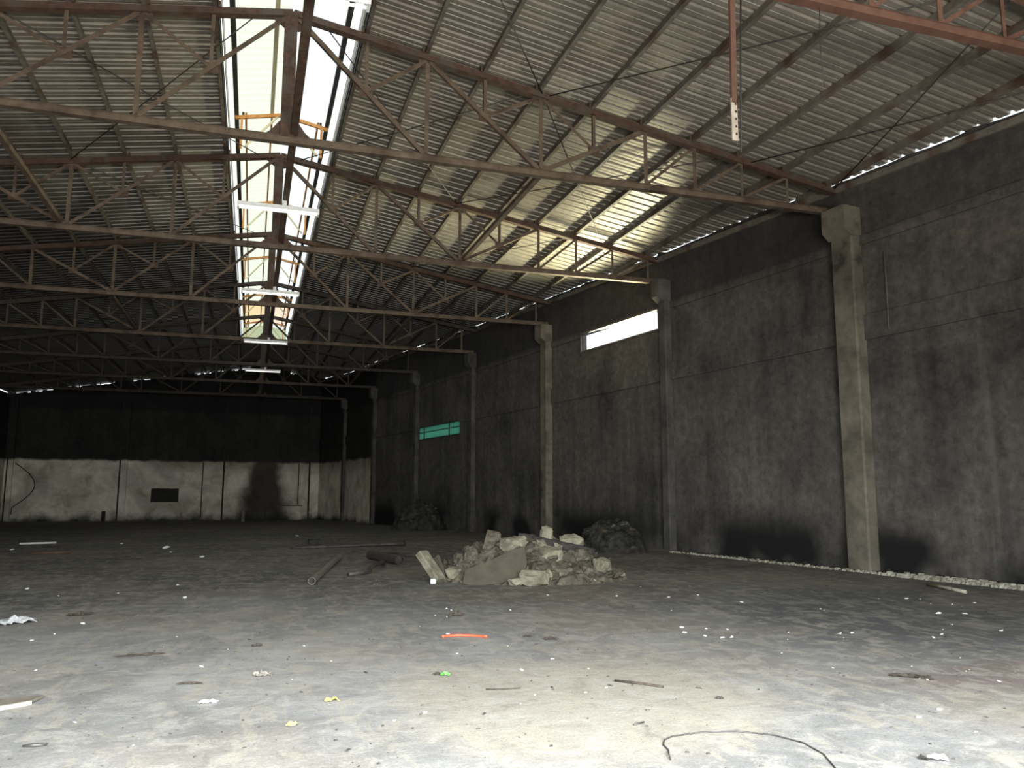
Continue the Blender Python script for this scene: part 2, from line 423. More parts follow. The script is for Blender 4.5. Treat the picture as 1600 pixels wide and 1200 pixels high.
# ------------------------------------------------------------------ walls
def build_right_wall():
    mb = MB(); r = random.Random(5); T = 0.22
    def P(y, z, off=0.0):
        d = wall_dir(y - 1e-3 if y > FRONT_Y else y); n = Vector((d.y, -d.x, 0))
        return (wall_x(y) + n.x * off, y + n.y * off, z)
    def piece(ya, yb, z0, za, zb):
        if callable(z0): z0a, z0b = z0(ya), z0(yb)
        else: z0a = z0b = z0
        mb.hexa([P(ya, z0a), P(yb, z0b), P(yb, z0b, T), P(ya, z0a, T), P(ya, za), P(yb, zb), P(yb, zb, T), P(ya, za, T)])
    ys = sorted(set([y for y, _ in WPTS] + list(WIN1[:2]) + list(WIN2[:2])))
    for ya, yb in zip(ys, ys[1:]):
        ym = (ya + yb) / 2; win = None
        for w_ in (WIN1, WIN2):
            if w_[0] <= ym <= w_[1]: win = w_
        n = max(1, int((yb - ya) / 0.45))
        tops = []
        for i in range(n + 1):
            y = ya + (yb - ya) * i / n
            tops.append((y, roof_z(wall_x(y)) - 0.045 + r.uniform(-0.03, 0.02) + (0.07 if r.random() < 0.2 else 0)))
        if win:
            piece(ya, yb, -0.6, win[2], win[2])
        z0 = win[3] if win else -0.6
        for (y1, t1), (y2, t2) in zip(tops, tops[1:]):
            piece(y1, y2, z0, t1, t2)
    tag(mb.build('wall_right', MT['wall']), kind='structure')
    # ring beams cast into the wall, each a step proud of the panels
    for nm, z0, z1, pr in (('trim_1', 5.02, 5.58, 0.06), ('trim_2', 7.20, 7.42, 0.05)):
        t = MB()
        for (a, xa), (b, xb) in zip(WPTS, WPTS[1:]):
            seg = [(a, b)]
            if nm == 'trim_1':
                for w_ in (WIN2,):
                    if a < w_[0] < b: seg = [(a, w_[0]), (w_[1], b)] if w_[1] < b else [(a, w_[0])]
            if nm == 'trim_2':
                for w_ in (WIN1,):
                    if a < w_[0] < b: seg = [(a, w_[0]), (w_[1], b)]
            for s0, s1 in seg:
                t.hexa([P(s0, z0, -pr), P(s1, z0, -pr), P(s1, z0, 0.01), P(s0, z0, 0.01), P(s0, z1, -pr), P(s1, z1, -pr), P(s1, z1, 0.01), P(s0, z1, 0.01)])
        tag(t.build(nm, MT['wall']), kind='structure')
    # steel plate channel along the wall head
    t = MB()
    for (a, xa), (b, xb) in zip(WPTS, WPTS[1:]):
        za, zb = roof_z(xa) - 0.30, roof_z(xb) - 0.30
        h = 0.15
        t.hexa([P(a, za, -0.07), P(b, zb, -0.07), P(b, zb, 0), P(a, za, 0), P(a, za + h, -0.07), P(b, zb + h, -0.07), P(b, zb + h, 0), P(a, za + h, 0)])
    tag(t.build('trim_3', MT['purlin']), kind='structure')
    # windows
    for nm, w_, pane in (('window_1', WIN1, None), ('window_2', WIN2, MT['teal'])):
        f = MB(); y0, y1, z0, z1 = w_; e = 0.05
        def fr(ya, yb, za, zb, o0=-0.03, o1=0.06):
            f.hexa([P(ya, za, o0), P(yb, za, o0), P(yb, za, o1), P(ya, za, o1), P(ya, zb, o0), P(yb, zb, o0), P(yb, zb, o1), P(ya, zb, o1)])
        fr(y0 - e, y1 + e, z1, z1 + e); fr(y0 - e, y1 + e, z0 - e, z0); fr(y0 - e, y0, z0, z1); fr(y1, y1 + e, z0, z1)
        if pane:
            fr(y0, y1, (z0 + z1) / 2 + 0.03, (z0 + z1) / 2 + 0.06)
            for k in (0.24, 0.86):
                ym = y0 + (y1 - y0) * k; fr(ym, ym + 0.03, z0, z1)
        o = tag(f.build(nm, MT['darksteel'] if pane else MT['purlin']), kind='structure')
        if pane:
            p = MB(); p.hexa([P(y0, z0, 0.02), P(y1, z0, 0.02), P(y1, z0, 0.028), P(y0, z0, 0.028), P(y0, z1, 0.02), P(y1, z1, 0.02), P(y1, z1, 0.028), P(y0, z1, 0.028)])
            p.build('window_pane', pane, o)
    return P
WP = build_right_wall()

def build_other_walls():
    # back wall, its head ragged under the sheets so daylight shows in broken dashes
    mb = MB(); r = random.Random(9); n = 90; x1 = WPTS[-1][1] + 0.25
    xs = [LEFT_X - 0.2 + (x1 - LEFT_X + 0.2) * i / n for i in range(n + 1)]
    open_ = [(-15.6, -13.2), (-12.6, -10.9), (-10.5, -9.4), (-8.2, -6.2), (-4.4, -3.0), (-2.6, -1.9), (-1.7, -0.4), (2.4, 2.8)]
    for a, b in zip(xs, xs[1:]):
        m_ = (a + b) / 2
        gap = 0.09 + r.uniform(-0.06, 0.04) if any(p < m_ < q for p, q in open_) else -0.06
        mb.hexa([(a, BACK_Y, -0.8), (b, BACK_Y, -0.8), (b, BACK_Y + 0.2, -0.8), (a, BACK_Y + 0.2, -0.8), (a, BACK_Y, roof_z(a) - gap), (b, BACK_Y, roof_z(b) - gap), (b, BACK_Y + 0.2, roof_z(b) - gap), (a, BACK_Y + 0.2, roof_z(a) - gap)])
    tag(mb.build('wall_back', MT['wall']), kind='structure')
    mb = MB(); z1 = roof_z(LEFT_X)
    mb.box((LEFT_X - 0.2, FRONT_Y, -0.8), (LEFT_X, BACK_Y - 4.5, z1 - 0.02))
    mb.box((LEFT_X - 0.2, BACK_Y - 4.5, -0.8), (LEFT_X, BACK_Y + 0.2, z1 - 0.10))
    tag(mb.build('wall_left', MT['wall']), kind='structure')
    mb = MB()
    y0, y1 = FRONT_Y - 0.25, FRONT_Y
    def gable(xa, xb, z0):
        for p, q in ((xa, min(xb, X0)), (max(xa, X0), xb)):
            if q - p > 0.01:
                mb.hexa([(p, y0, z0), (q, y0, z0), (q, y1, z0), (p, y1, z0), (p, y0, roof_z(p)), (q, y0, roof_z(q)), (q, y1, roof_z(q)), (p, y1, roof_z(p))])
    gable(LEFT_X - 0.2, DOOR_X0, -0.4); gable(DOOR_X1, WPTS[0][1] + 0.25, -0.4); gable(DOOR_X0, DOOR_X1, DOOR_Z)
    tag(mb.build('wall_front', MT['wall']), kind='structure')
build_other_walls()

# ------------------------------------------------------------------ corrugated roof
def build_roof():
    mb = MB(); per = 0.335; y = FRONT_Y - 0.2
    prof = [(0.0, 0.0), (0.10, 0.0), (0.105, 0.006), (0.125, 0.006), (0.13, 0.0), (0.225, 0.0), (0.237, 0.062), (0.323, 0.062)]
    pts = []
    while y < BACK_Y + 0.35:
        for a, b in prof: pts.append((y + a, b))
        y += per
    for side in (-1, 1):
        prev = None
        for (yy, dz) in pts:
            inner = X0 + side * (OPEN_HALF if OPEN_Y0 <= yy <= OPEN_Y1 else 0.0)
            outer = wall_x(yy) + 0.06 if side > 0 else LEFT_X - 0.06
            xs = [inner + (outer - inner) * k / 6 for k in range(7)]
            row = [(x, yy, roof_z(x) + dz) for x in xs]
            base = len(mb.v); mb.v += row
            if prev is not None:
                for k in range(6):
                    mb.f.append((prev + k, prev + k + 1, base + k + 1, base + k))
            prev = base
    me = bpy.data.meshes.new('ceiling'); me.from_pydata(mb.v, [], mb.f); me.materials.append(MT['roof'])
    tag(link('ceiling', me), kind='structure')
build_roof()

# ------------------------------------------------------------------ purlins
PR = [1.42 + 1.204 * k for k in range(13)]
ORD = ['first', 'second', 'third', 'fourth', 'fifth', 'sixth', 'seventh', 'eighth', 'ninth', 'tenth', 'eleventh', 'twelfth', 'thirteenth']
def y_at_wall(x):
    for (a, xa), (b, xb) in zip(WPTS, WPTS[1:]):
        if xb <= x <= xa: return a + (xa - x) / (xa - xb) * (b - a)
    return BACK_Y
for side in (1, -1):
    for k, rel in enumerate(PR):
        x = X0 + side * rel
        if side > 0 and x > WPTS[0][1] - 0.3: continue
        yend = min(BACK_Y, y_at_wall(x)) if side > 0 else BACK_Y
        z = roof_z(x) - 0.082
        mb = MB(); mb.extrude(C_prof(0.075, 0.16), (x, FRONT_Y, z), (x, yend, z), (SL * side, 0, 1))
        lab = ('grey steel purlin, %s out from the skylight on the %s roof slope' % (ORD[k], 'right' if side > 0 else 'left'))
        tag(mb.build('roof_purlin', MT['purlin']), lab, 'purlin', 'purlins under the roof sheets')

# ------------------------------------------------------------------ trusses
ZB = 8.17
def zt(rel): return roof_z(X0 + rel) - 0.24     # centre of the top chord
mesh_cache = {}
def member(name, key, fn, m, parent):
    k = (name, key, m.name)
    if k not in mesh_cache:
        mb = MB(); fn(mb); mesh_cache[k] = mb.mesh(name, m)
    return link(name, mesh_cache[k], parent)

def truss(i, y, label, chord_m, web_m):
    root = empty('roof_truss', (X0, y, ZB), label, 'roof truss', 'roof trusses of the hall')
    xr = wall_x(y) - X0; xl = -(X0 - LEFT_X)
    Z = lambda r: zt(r) - ZB
    member('top_chord', ('R', i), lambda b: b.extrude(T_prof(0.17, 0.17), (0, 0, Z(0)), (xr, 0, Z(xr))), chord_m, root)
    member('top_chord', 'L', lambda b: b.extrude(T_prof(0.17, 0.17), (0, 0, Z(0)), (xl, 0, Z(xl))), chord_m, root)
    member('bottom_chord', i, lambda b: b.extrude([(-0.075, -0.075), (0.075, -0.075), (0.075, 0.03), (0.05, 0.075), (-0.05, 0.075), (-0.075, 0.03)], (xl, 0, 0), (xr - 0.05, 0, 0)), web_m if i else chord_m, root)
    def king(b):
        for s in (-1, 1): b.extrude(C_prof(0.12, 0.16), (s * 0.058 - 0.035, 0, 0.05), (s * 0.058 - 0.035, 0, Z(0)), (0, s, 0))
    member('king_post', 0, king, chord_m, root)
    def web(name, a, b_, w):
        member(name, (a, b_, w), lambda mb: mb.extrude(L_prof(w), (a[0], 0, a[1]), (b_[0], 0, b_[1]), (0, 1, 0)), web_m, root)
    def plate(cx, cz, w, h, shape=None):
        def fn(mb):
            pts = shape or [(-w / 2, -h / 2), (w / 2, -h / 2), (w / 2, h / 2), (-w / 2, h / 2)]
            mb.poly_prism([(cx + p[0], -0.012, cz + p[1]) for p in pts], (0, 1, 0), 0.012)
        member('gusset_plate', (round(cx, 2), round(cz, 2), w, h), fn, chord_m, root)
    plate(0, Z(0) - 0.10, 0.9, 0.30, [(-0.45, 0.0), (-0.30, -0.12), (-0.12, -0.26), (0.12, -0.26), (0.30, -0.12), (0.45, 0.0), (0.3, 0.05), (0, 0.1), (-0.3, 0.05)])
    plate(0, 0.16, 0.9, 0.36, [(-0.46, -0.12), (0.46, -0.12), (0.30, 0.02), (0.17, 0.2), (-0.17, 0.2), (-0.30, 0.02)])
    W1, W2 = 0.085, 0.065
    for s, lim in ((1, xr - 0.25), (-1, -xl - 0.3)):
        p = lambda k: s * PR[k]
        tp = lambda k: (round(p(k), 3), round(Z(p(k)) - 0.06, 3))
        bt = lambda k: (round(p(k), 3), 0.04)
        def on(a, b_, x):
            t = (x - a[0]) / (b_[0] - a[0]); return (round(x, 3), round(a[1] + t * (b_[1] - a[1]), 3))
        apex = (s * 0.10, round(Z(0) - 0.1, 3))
        runs = [(apex, bt(1), 0, 1), (tp(1), bt(3), 2, 3), (bt(3), tp(5), 4, 3)]
        for a, b_, mid, strut in runs:
            if abs(b_[0]) > lim: continue
            web('diagonal', a, b_, W1)
            m_ = on(a, b_, p(mid))
            web('hanger', tp(mid), m_, W2)
            web('strut', m_, tp(strut), W2)
            plate(m_[0], m_[1], 0.26, 0.2)
        for k in (1, 3):
            if PR[k] < lim: web('post', bt(k), tp(k), W1)
        for k in (1, 3):
            if PR[k] < lim: plate(tp(k)[0], tp(k)[1] - 0.05, 0.36, 0.2)
        for k in range(5, 12):
            if PR[k] > lim: break
            web('post', bt(k), tp(k), W1 if k < 7 else W2)
            if k + 1 < 12 and PR[k + 1] < lim: web('diagonal', bt(k), tp(k + 1), W2)
        for k in range(12):
            if PR[k] > lim + 0.2: break
            x = p(k)
            member('purlin_cleat', (round(x, 2)), lambda mb: mb.box((x - 0.09 * s - 0.02, -0.05, Z(x) + 0.08), (x - 0.09 * s + 0.02, 0.05, Z(x) + 0.20)), chord_m, root)
    return root
TL = ['red-brown steel roof truss nearest the camera, only its right half in view at top',
      'rusty steel roof truss landing on the near concrete pillar, second from the camera',
      'rusty steel roof truss, third from the camera, ending above the bright window',
      'rusty steel roof truss on the pillar with the pale lit head, fourth from the camera',
      'dusty steel roof truss, fifth from the camera, over the middle of the hall',
      'dark steel roof truss, sixth from the camera, past the teal window',
      'dark steel roof truss, seventh from the camera, at the far end of the skylight',
      'dark steel roof truss closest to the back wall, beyond the skylight']
TRUSS = []
for i, y in enumerate(TY):
    cm = MT['redprimer'] if i == 0 else (MT['rust'] if i < 4 else MT['darkrust'])
    wm = MT['redprimer'] if i == 0 else (MT['rustdust'] if i < 5 else MT['darkrust'])
    TRUSS.append(truss(i, y, TL[i], cm, wm))

# longitudinal members on the bottom chords
mb = MB()
mb.extrude(C_prof(0.13, 0.24), (X0 + 0.10, FRONT_Y, ZB + 0.21), (X0 + 0.10, BACK_Y, ZB + 0.21))
tag(mb.build('ridge_tie_beam', MT['rust']), 'long rusty steel beam running down the hall under the ridge, across the trusses', 'beam')
for s, rel, bays in ((1, PR[3], [(1, 2), (3, 4), (5, 6)]), (-1, PR[3], [(1, 2), (3, 4), (5, 6)])):
    for a, b in bays:
        x = X0 + s * (rel + (0.12 if s > 0 else 0.15))
        mb = MB(); mb.bar((x, TY[a], ZB + 0.13), (x, TY[b], ZB + 0.13), 0.11, 0.10)
        tag(mb.build('tie_strut', MT['rustdust']), 'steel strut on the %s linking the bottom chords of the %s and %s trusses' % ('right' if s > 0 else 'left', ORD[a], ORD[b]), 'strut', 'tie struts between the trusses')
def rod(x1, y1, x2, y2, label):
    mb = MB(); a = Vector((x1, y1, roof_z(x1) - 0.20)); b = Vector((x2, y2, roof_z(x2) - 0.20))
    m_ = (a + b) / 2 - Vector((0, 0, 0.02))
    if min(x1, x2) < X0 < max(x1, x2): m_.z = roof_z(m_.x) - 0.2
    mb.tube([a, m_, b], 0.013, 6)
    tag(mb.build('brace_rod', MT['darksteel'], smooth=True), label, 'rod', 'thin brace rods under the roof')
rod(5.45, TY[1], 0.9, TY[0], 'thin brace rod from the near right truss back towards the ridge, overhead')
rod(5.6, TY[1], 10.3, TY[0], 'long thin brace rod crossing behind the hanging steel strip')
rod(10.5, TY[1], 13.6, TY[0], 'thin brace rod running up from above the near pillar towards the right frame edge')
rod(12.75, TY[1], 10.6, TY[0], 'short steep brace rod near the eaves at upper right')
rod(5.45, TY[1], 9.9, TY[2], 'thin brace rod over the sunlit roof patch, right of the tie strut')
rod(5.3, TY[2], 10.0, TY[1], 'thin brace rod crossing the sunlit roof patch the other way')
rod(0.9, TY[1], 5.3, TY[2], 'thin roof rod in the second bay right of the skylight, running outwards with distance')
rod(5.3, TY[1], 0.9, TY[2], 'thin roof rod in the second bay right of the skylight, running inwards with distance')
rod(-4.7, TY[1], -0.2, TY[2], 'thin roof rod in the second bay left of the skylight, running inwards with distance')
rod(-0.2, TY[1], -4.7, TY[2], 'thin roof rod in the second bay left of the skylight, running outwards with distance')
rod(5.3, TY[3], 9.0, TY[2], 'thin brace rod in the third bay right of the skylight')
rod(-0.2, TY[3], -4.7, TY[2], 'thin brace rod in the third bay left of the skylight')

# ------------------------------------------------------------------ raised ridge skylight
def build_skylight():
    root = empty('ridge_skylight', (X0, OPEN_Y0, roof_z(X0 + OPEN_HALF)), 'raised ridge skylight with milky corrugated sheets on orange frames', 'skylight')
    yo = OPEN_Y0; zo = roof_z(X0 + OPEN_HALF)
    hw, ze, zr = 1.30, 11.72 - zo, 11.98 - zo
    for s, m_, nm in ((-1, MT['fibre_l'], 'milky greenish fibreglass sheets'), (1, MT['fibre_r'], 'bright white fibreglass sheets')):
        mb = MB(); y = 0.0; prev = None; L = OPEN_Y1 - OPEN_Y0 + 0.6
        while y < L:
            for a, dz in ((0, 0), (0.19, 0), (0.225, 0.035), (0.30, 0.035)):
                row = [(0, y + a - 0.3, zr + 0.06 + dz), (s * hw, y + a - 0.3, ze + 0.06 + dz)]
                base = len(mb.v); mb.v += row
                if prev is not None: mb.f.append((prev, prev + 1, base + 1, base))
                prev = base
            y += 0.335
        me = bpy.data.meshes.new('roof_sheet'); me.from_pydata(mb.v, [], mb.f); me.materials.append(m_)
        o = link('roof_sheet', me, root); o['label'] = nm
    # far closing panel
    mb = MB(); L = OPEN_Y1 - OPEN_Y0
    mb.poly_prism([(-hw, L + 0.1, 0.0), (hw, L + 0.1, 0.0), (hw, L + 0.1, ze), (0, L + 0.1, zr), (-hw, L + 0.1, ze)], (0, 1, 0), 0.01)
    mb.build('end_panel', MT['fibre_l'], root)
    for s in (-1, 1):
        c = MB(); c.box((min(s * (OPEN_HALF - 0.01), s * (OPEN_HALF + 0.03)), 0, -0.12), (max(s * (OPEN_HALF - 0.01), s * (OPEN_HALF + 0.03)), L, 0.16))
        c.build('curb', MT['darksteel'], root)
        c = MB(); c.box((min(s * (OPEN_HALF - 0.06), s * (OPEN_HALF - 0.045)), 0, -0.02), (max(s * (OPEN_HALF - 0.06), s * (OPEN_HALF - 0.045)), L, 0.30))
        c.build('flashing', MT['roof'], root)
        y1_ = TY[2] - yo
        for rel, m_, a0, a1, w_ in ((1.19, MT['darksteel'], 0, L, 0.11), (0.28, MT['creamsteel'], 0, y1_, 0.10), (0.28, MT['orange'], y1_, L, 0.05), (0.95, MT['orange'], y1_, L, 0.05)):
            zz = zr + (ze - zr) * rel / hw
            c = MB(); c.extrude(C_prof(w_, 0.09), (s * rel, a0, zz), (s * rel, a1, zz)); c.build('rail', m_, root)
    k = 0
    for y in TY[2:7]:
        if y > OPEN_Y1 or y < OPEN_Y0: continue
        for s in (-1, 1):
            c = MB(); c.bar((s * 0.02, y - yo, zr - 0.09), (s * (hw - 0.08), y - yo, ze - 0.09 + 0.02), 0.07, 0.09); rf = c.build('rafter', MT['orange'], root)
            c = MB(); c.bar((s * 1.05, y - yo, 0.05), (s * 1.05, y - yo, ze - 0.05), 0.06, 0.06, (0, 1, 0)); c.build('post', MT['orange'], root)
            c = MB(); c.bar((s * 0.95, y - yo, 0.1), (s * 0.12, y - yo, zr - 0.14), 0.05, 0.05, (0, 1, 0)); c.build('brace', MT['creamsteel'], root)
            c = MB(); c.box((s * 1.02 - 0.03, y - yo - 0.03, ze - 0.02), (s * 1.02 + 0.03, y - yo + 0.03, ze + 0.1)); c.build('cleat', MT['darksteel'], rf)
build_skylight()

# ------------------------------------------------------------------ tube lights under the ridge beam
LAMP = ['nearest the camera, cut by the top of the frame', 'second from the camera, in front of the third truss', 'third from the camera, over the middle of the hall', 'fourth from the camera, small, near the end of the skylight', 'farthest from the camera, bright against the dark gable']
for i, y in enumerate((9.95, 18.4, 26.5, 35.45, 44.0)):
    root = empty('tube_light', (X0 - 0.05, y, 8.14), 'white twin tube light, ' + LAMP[i], 'light', 'tube lights under the ridge beam')
    h = MB(); h.box((-0.9, -0.07, -0.06), (0.9, 0.07, 0.0)); hs = h.build('housing', MT['white'], root)
    for s in (-1, 1):
        h = MB(); h.box((s * 0.88 - 0.02, -0.10, -0.155), (s * 0.88 + 0.02, 0.10, -0.058)); h.build('end_cap', MT['white'], hs)
    for s in (-1, 1):
        t = MB(); t.tube([(-0.86, s * 0.065, -0.11), (0.86, s * 0.065, -0.11)], 0.022, 10); t.build('tube', MT['tube'], root, smooth=True)
    h = MB(); h.box((-0.05 + 0.12, -0.04, 0.0), (0.05 + 0.12, 0.04, 0.12)); h.build('bracket', MT['white'], root)

# ------------------------------------------------------------------ concrete pillars on the right wall
PL = {1: 'big stained concrete pillar nearest the camera, with a heavy corbel at its head',
      2: 'slim grey concrete pillar at the right end of the bright window',
      3: 'concrete pillar with a pale lit head, left of the bright window',
      4: 'blackened concrete pillar between the pale-headed pillar and the teal window',
      5: 'blackened concrete pillar crossed by the teal window',
      6: 'blackened concrete pillar just left of the teal window, before the pale lower wall',
      7: 'slim concrete pillar standing in the pale lower wall, nearest the back corner'}
for i in range(1, 8):
    y = TY[i] - {1: 0.32, 2: 0.4}.get(i, 0.0); d = wall_dir(y); nin = Vector((-d.y, d.x, 0))
    wx = wall_x(y)
    root = empty('concrete_pillar', (wx, y, floor_z(y)), PL[i], 'pillar', 'concrete pillars of the right wall')
    m_ = MT['pillar'] if i in (1, 3) else MT['darkpillar']
    hw, pr = {1: (0.30, 0.30), 2: (0.17, 0.22), 3: (0.24, 0.26)}.get(i, (0.20, 0.2))
    zb = floor_z(y)
    def PP(a, off, z): v = d * a + nin * off; return (v.x, v.y, z - zb)
    mb = MB(); top = 7.42
    c = 0.035
    ring = [(-hw, -0.05), (-hw, pr - c), (-hw + c, pr), (hw - c, pr), (hw, pr - c), (hw, -0.05)]
    n = len(ring)
    vs = [PP(a, o_, zb - 0.05) for a, o_ in ring] + [PP(a, o_, top) for a, o_ in ring]
    mb.add(vs, [tuple(range(n)), tuple(range(n, 2 * n))] + [(k, (k + 1) % n, n + (k + 1) % n, n + k) for k in range(n)])
    mb.build('shaft', m_, root)
    h = MB(); e = pr + 0.22; w2 = hw + 0.02
    pts = [(-0.05, top), (pr + 0.02, top - 0.02), (e, top + 0.14), (e, ZB - 0.08), (-0.05, ZB - 0.08)]
    A = [PP(-w2, o_, z) for o_, z in pts]; B = [PP(w2, o_, z) for o_, z in pts]; n = len(pts)
    h.add(A + B, [tuple(range(n)), tuple(range(n, 2 * n))] + [(k, (k + 1) % n, n + (k + 1) % n, n + k) for k in range(n)])
    h.build('corbel', m_, root)

# ------------------------------------------------------------------ hanging things at upper right
root = empty('hanging_strip', (5.58, TY[0], 6.0), 'long red-brown steel strip hanging from the nearest truss with a pale notched lower end', 'steel strip')
mb = MB(); mb.bar((0.0, 0, 0.5), (0.03, 0, 2.12), 0.075, 0.045, (0, 1, 0)); mb.build('strip', MT['redprimer'], root)
mb = MB(); mb.bar((0, 0, 0.0), (0, 0, 0.56), 0.085, 0.02, (0, 1, 0))
npl = mb.build('notched_plate', MT['plate'], root); npl['label'] = 'pale perforated lower plate'
for k in range(5):
    mb = MB(); mb.box((0.005, -0.016, 0.07 + k * 0.1), (0.030, -0.008, 0.10 + k * 0.1)); mb.build('slot', MT['darksteel'], npl)
mb = MB(); mb.tube([(5.75, TY[0], 8.1), (5.70, TY[0], 7.0), (5.66, TY[0], 5.86)], 0.011, 6)
tag(mb.build('hanging_cable', MT['cable'], smooth=True), 'thin black cable hanging straight down beside the red-brown strip', 'cable')
mb = MB(); mb.tube([(6.97, TY[0], 8.08), (6.95, TY[0], 7.5), (6.98, TY[0], 6.95)], 0.006, 5)
tag(mb.build('hanging_wire', MT['darksteel'], smooth=True), 'thin wire dangling from the nearest truss, right of the hanging strip', 'wire')
px_ = WP(13.55, 5.9, -0.06)
mb = MB(); mb.tube([WP(13.62, 6.9, -0.05), WP(13.58, 6.2, -0.09), WP(13.6, 5.15, -0.07)], 0.012, 6)
tag(mb.build('hanging_wire', MT['wood'], smooth=True), 'pale wire hanging down the wall just right of the big near pillar', 'wire')

# ------------------------------------------------------------------ back wall details
zf = floor_z(BACK_Y)
for x, w_, lab in ((-15.35, 0.3, 'pale concrete pilaster on the back wall at the far left corner'),
                   (-8.45, 0.42, 'pale concrete pilaster on the back wall left of the dark hatch'),
                   (-1.75, 0.22, 'narrow pilaster on the back wall right of the dark hatch'),
                   (4.25, 0.25, 'narrow pilaster on the back wall beside the right-hand corner')):
    root = empty('wall_pilaster', (x, BACK_Y, zf), lab, 'pilaster', 'pilasters of the back wall')
    mb = MB(); mb.box((-w_ / 2, -0.2, 0), (w_ / 2, 0.02, 8.4)); mb.build('shaft', MT['wall'], root)
    mb = MB(); mb.box((-w_ / 2 - 0.12, -0.06, 0), (-w_ / 2, 0.02, 8.4)); mb.build('joint_strip', MT['char'], root)
root = empty('wall_hatch', (-5.75, BACK_Y, 1.0), 'burnt-out dark hatch with a ragged lintel in the pale back wall', 'hatch')
mb = MB(); mb.box((-0.9, -0.05, 0.0), (0.9, 0.02, 1.0)); mb.build('opening', MT['char'], root)
mb = MB()
for k in range(9):
    x = -1.02 + k * 0.228; dz = rng.uniform(0, 0.12); mb.box((x, -0.10, 0.92 + dz * 0.3), (x + 0.235, 0.0, 1.08 + dz))
mb.build('lintel', MT['wall'], root)
mb = MB(); mb.box((-0.95, -0.12, -1.25), (0.9, 0.0, -0.05)); mb.build('infill_panel', MT['wall'], root)
root = empty('low_ledge', (2.3, BACK_Y - 0.6, zf), 'low pale masonry ledge standing against the back wall near the right corner', 'ledge')
mb = MB(); mb.box((-1.25, 0, 0), (1.25, 0.55, 1.0)); mb.build('block', MT['wall'], root)
mb = MB(); mb.box((-1.3, -0.04, 1.0), (1.3, 0.58, 1.06)); mb.build('coping', MT['darkpillar'], root)
for x, y, hh, lab in ((-0.42, 56.0, 0.75, 'short pale stub post standing on the floor before the back wall, by the low ledge'), (-9.25, 59.5, 0.7, 'short dark stub post at the foot of the back wall, left of the pale pilaster')):
    mb = MB(); mb.tube([(0, 0, 0), (0, 0, hh)], 0.12, 10)
    tag(mb.build('stub_post', MT['pillar'] if x > -5 else MT['char'], loc=(x, y, floor_z(y) - 0.01)), lab, 'post')
mb = MB(); pts = []
for k in range(17):
    t = k / 16; pts.append((-15.1 + 1.25 * math.sin(math.pi * min(1, t * 1.15)) , BACK_Y - 0.07, 3.6 - 3.4 * t))
mb.tube(pts, 0.03, 6)
tag(mb.build('wall_cable', MT['char'], smooth=True), 'dark cable bowed in an arc down the left end of the back wall', 'cable')
for x, lab in ((-3.33, 'thin conduit running up the back wall right of the dark hatch'), (3.3, 'thin conduit running up the back wall above the low ledge')):
    mb = MB(); mb.tube([(x, BACK_Y - 0.04, zf + (1.1 if x > 0 else 0.2)), (x, BACK_Y - 0.04, 3.8)], 0.035, 6)
    tag(mb.build('conduit', MT['brown'], smooth=True), lab, 'conduit')
mb = MB(); mb.bar((LEFT_X, BACK_Y - 0.12, 8.78), (4.6, BACK_Y - 0.12, 8.78), 0.14, 0.16)
tag(mb.build('wall_beam', MT['darkpillar']), 'dark horizontal beam running across the back wall under the gable', 'beam')

# ------------------------------------------------------------------ rubble
def chunk_mesh(name, r, sx, sy, sz, m, n=14, boxy=0.5):
    bm = bmesh.new()
    for k in range(n):
        v = Vector((r.uniform(-1, 1), r.uniform(-1, 1), r.uniform(-1, 1)))
        if v.length > 1e-3:
            mx = max(abs(c) for c in v); v = (v / mx) * boxy + v.normalized() * (1 - boxy)
        bm.verts.new((v.x * sx / 2, v.y * sy / 2, v.z * sz / 2))
    res = bmesh.ops.convex_hull(bm, input=bm.verts)
    bmesh.ops.delete(bm, geom=[g for g in res['geom_interior'] + res['geom_unused'] if isinstance(g, bmesh.types.BMVert)], context='VERTS')
    bmesh.ops.subdivide_edges(bm, edges=bm.edges[:], cuts=1, use_grid_fill=True)
    for v in bm.verts: v.co += Vector((r.uniform(-1, 1), r.uniform(-1, 1), r.uniform(-1, 1))) * 0.06 * min(sx, sy, sz)
    me = bpy.data.meshes.new(name); bm.to_mesh(me); bm.free(); me.materials.append(m)
    return me

HC = Vector((5.02, 15.05, 0)); HU = Vector((0.952, -0.307, 0)); HV = Vector((0.307, 0.952, 0))
def heap_h(u, v, ru=1.95, rv=1.35, top=0.66, skew=0.12):
    uu = (u - skew) / ru; d = math.sqrt(uu * uu + (v / rv) ** 2)
    if d >= 1: return 0.0
    return top * min(1.0, (1 - d) * 1.75) * (1 - 0.25 * max(0, uu)) * (1 - 0.35 * max(0, -uu))
def build_mound(name, C, H, ext_u, ext_v, m, label, cat, r, rough=0.07, nu=46, nv=34, U=None, V=None):
    U = U or HU; V = V or HV; mb = MB()
    for j in range(nv + 1):
        for i in range(nu + 1):
            u = -ext_u + 2 * ext_u * i / nu; v = -ext_v + 2 * ext_v * j / nv
            h_ = H(u, v); p = C + U * u + V * v
            mb.v.append((p.x, p.y, C.z + h_ + (r.uniform(-rough, rough) if h_ > 0.02 else -0.03)))
    for j in range(nv):
        for i in range(nu):
            a = j * (nu + 1) + i; q = (a, a + 1, a + nu + 2, a + nu + 1)
            if max(mb.v[k][2] for k in q) > C.z - 0.02: mb.f.append(q)
    used = sorted({k for q in mb.f for k in q}); ix = {k: n_ for n_, k in enumerate(used)}
    mb.v = [mb.v[k] for k in used]; mb.f = [tuple(ix[k] for k in q) for q in mb.f]
    return tag(mb.build(name, m), label, cat, kind='stuff')
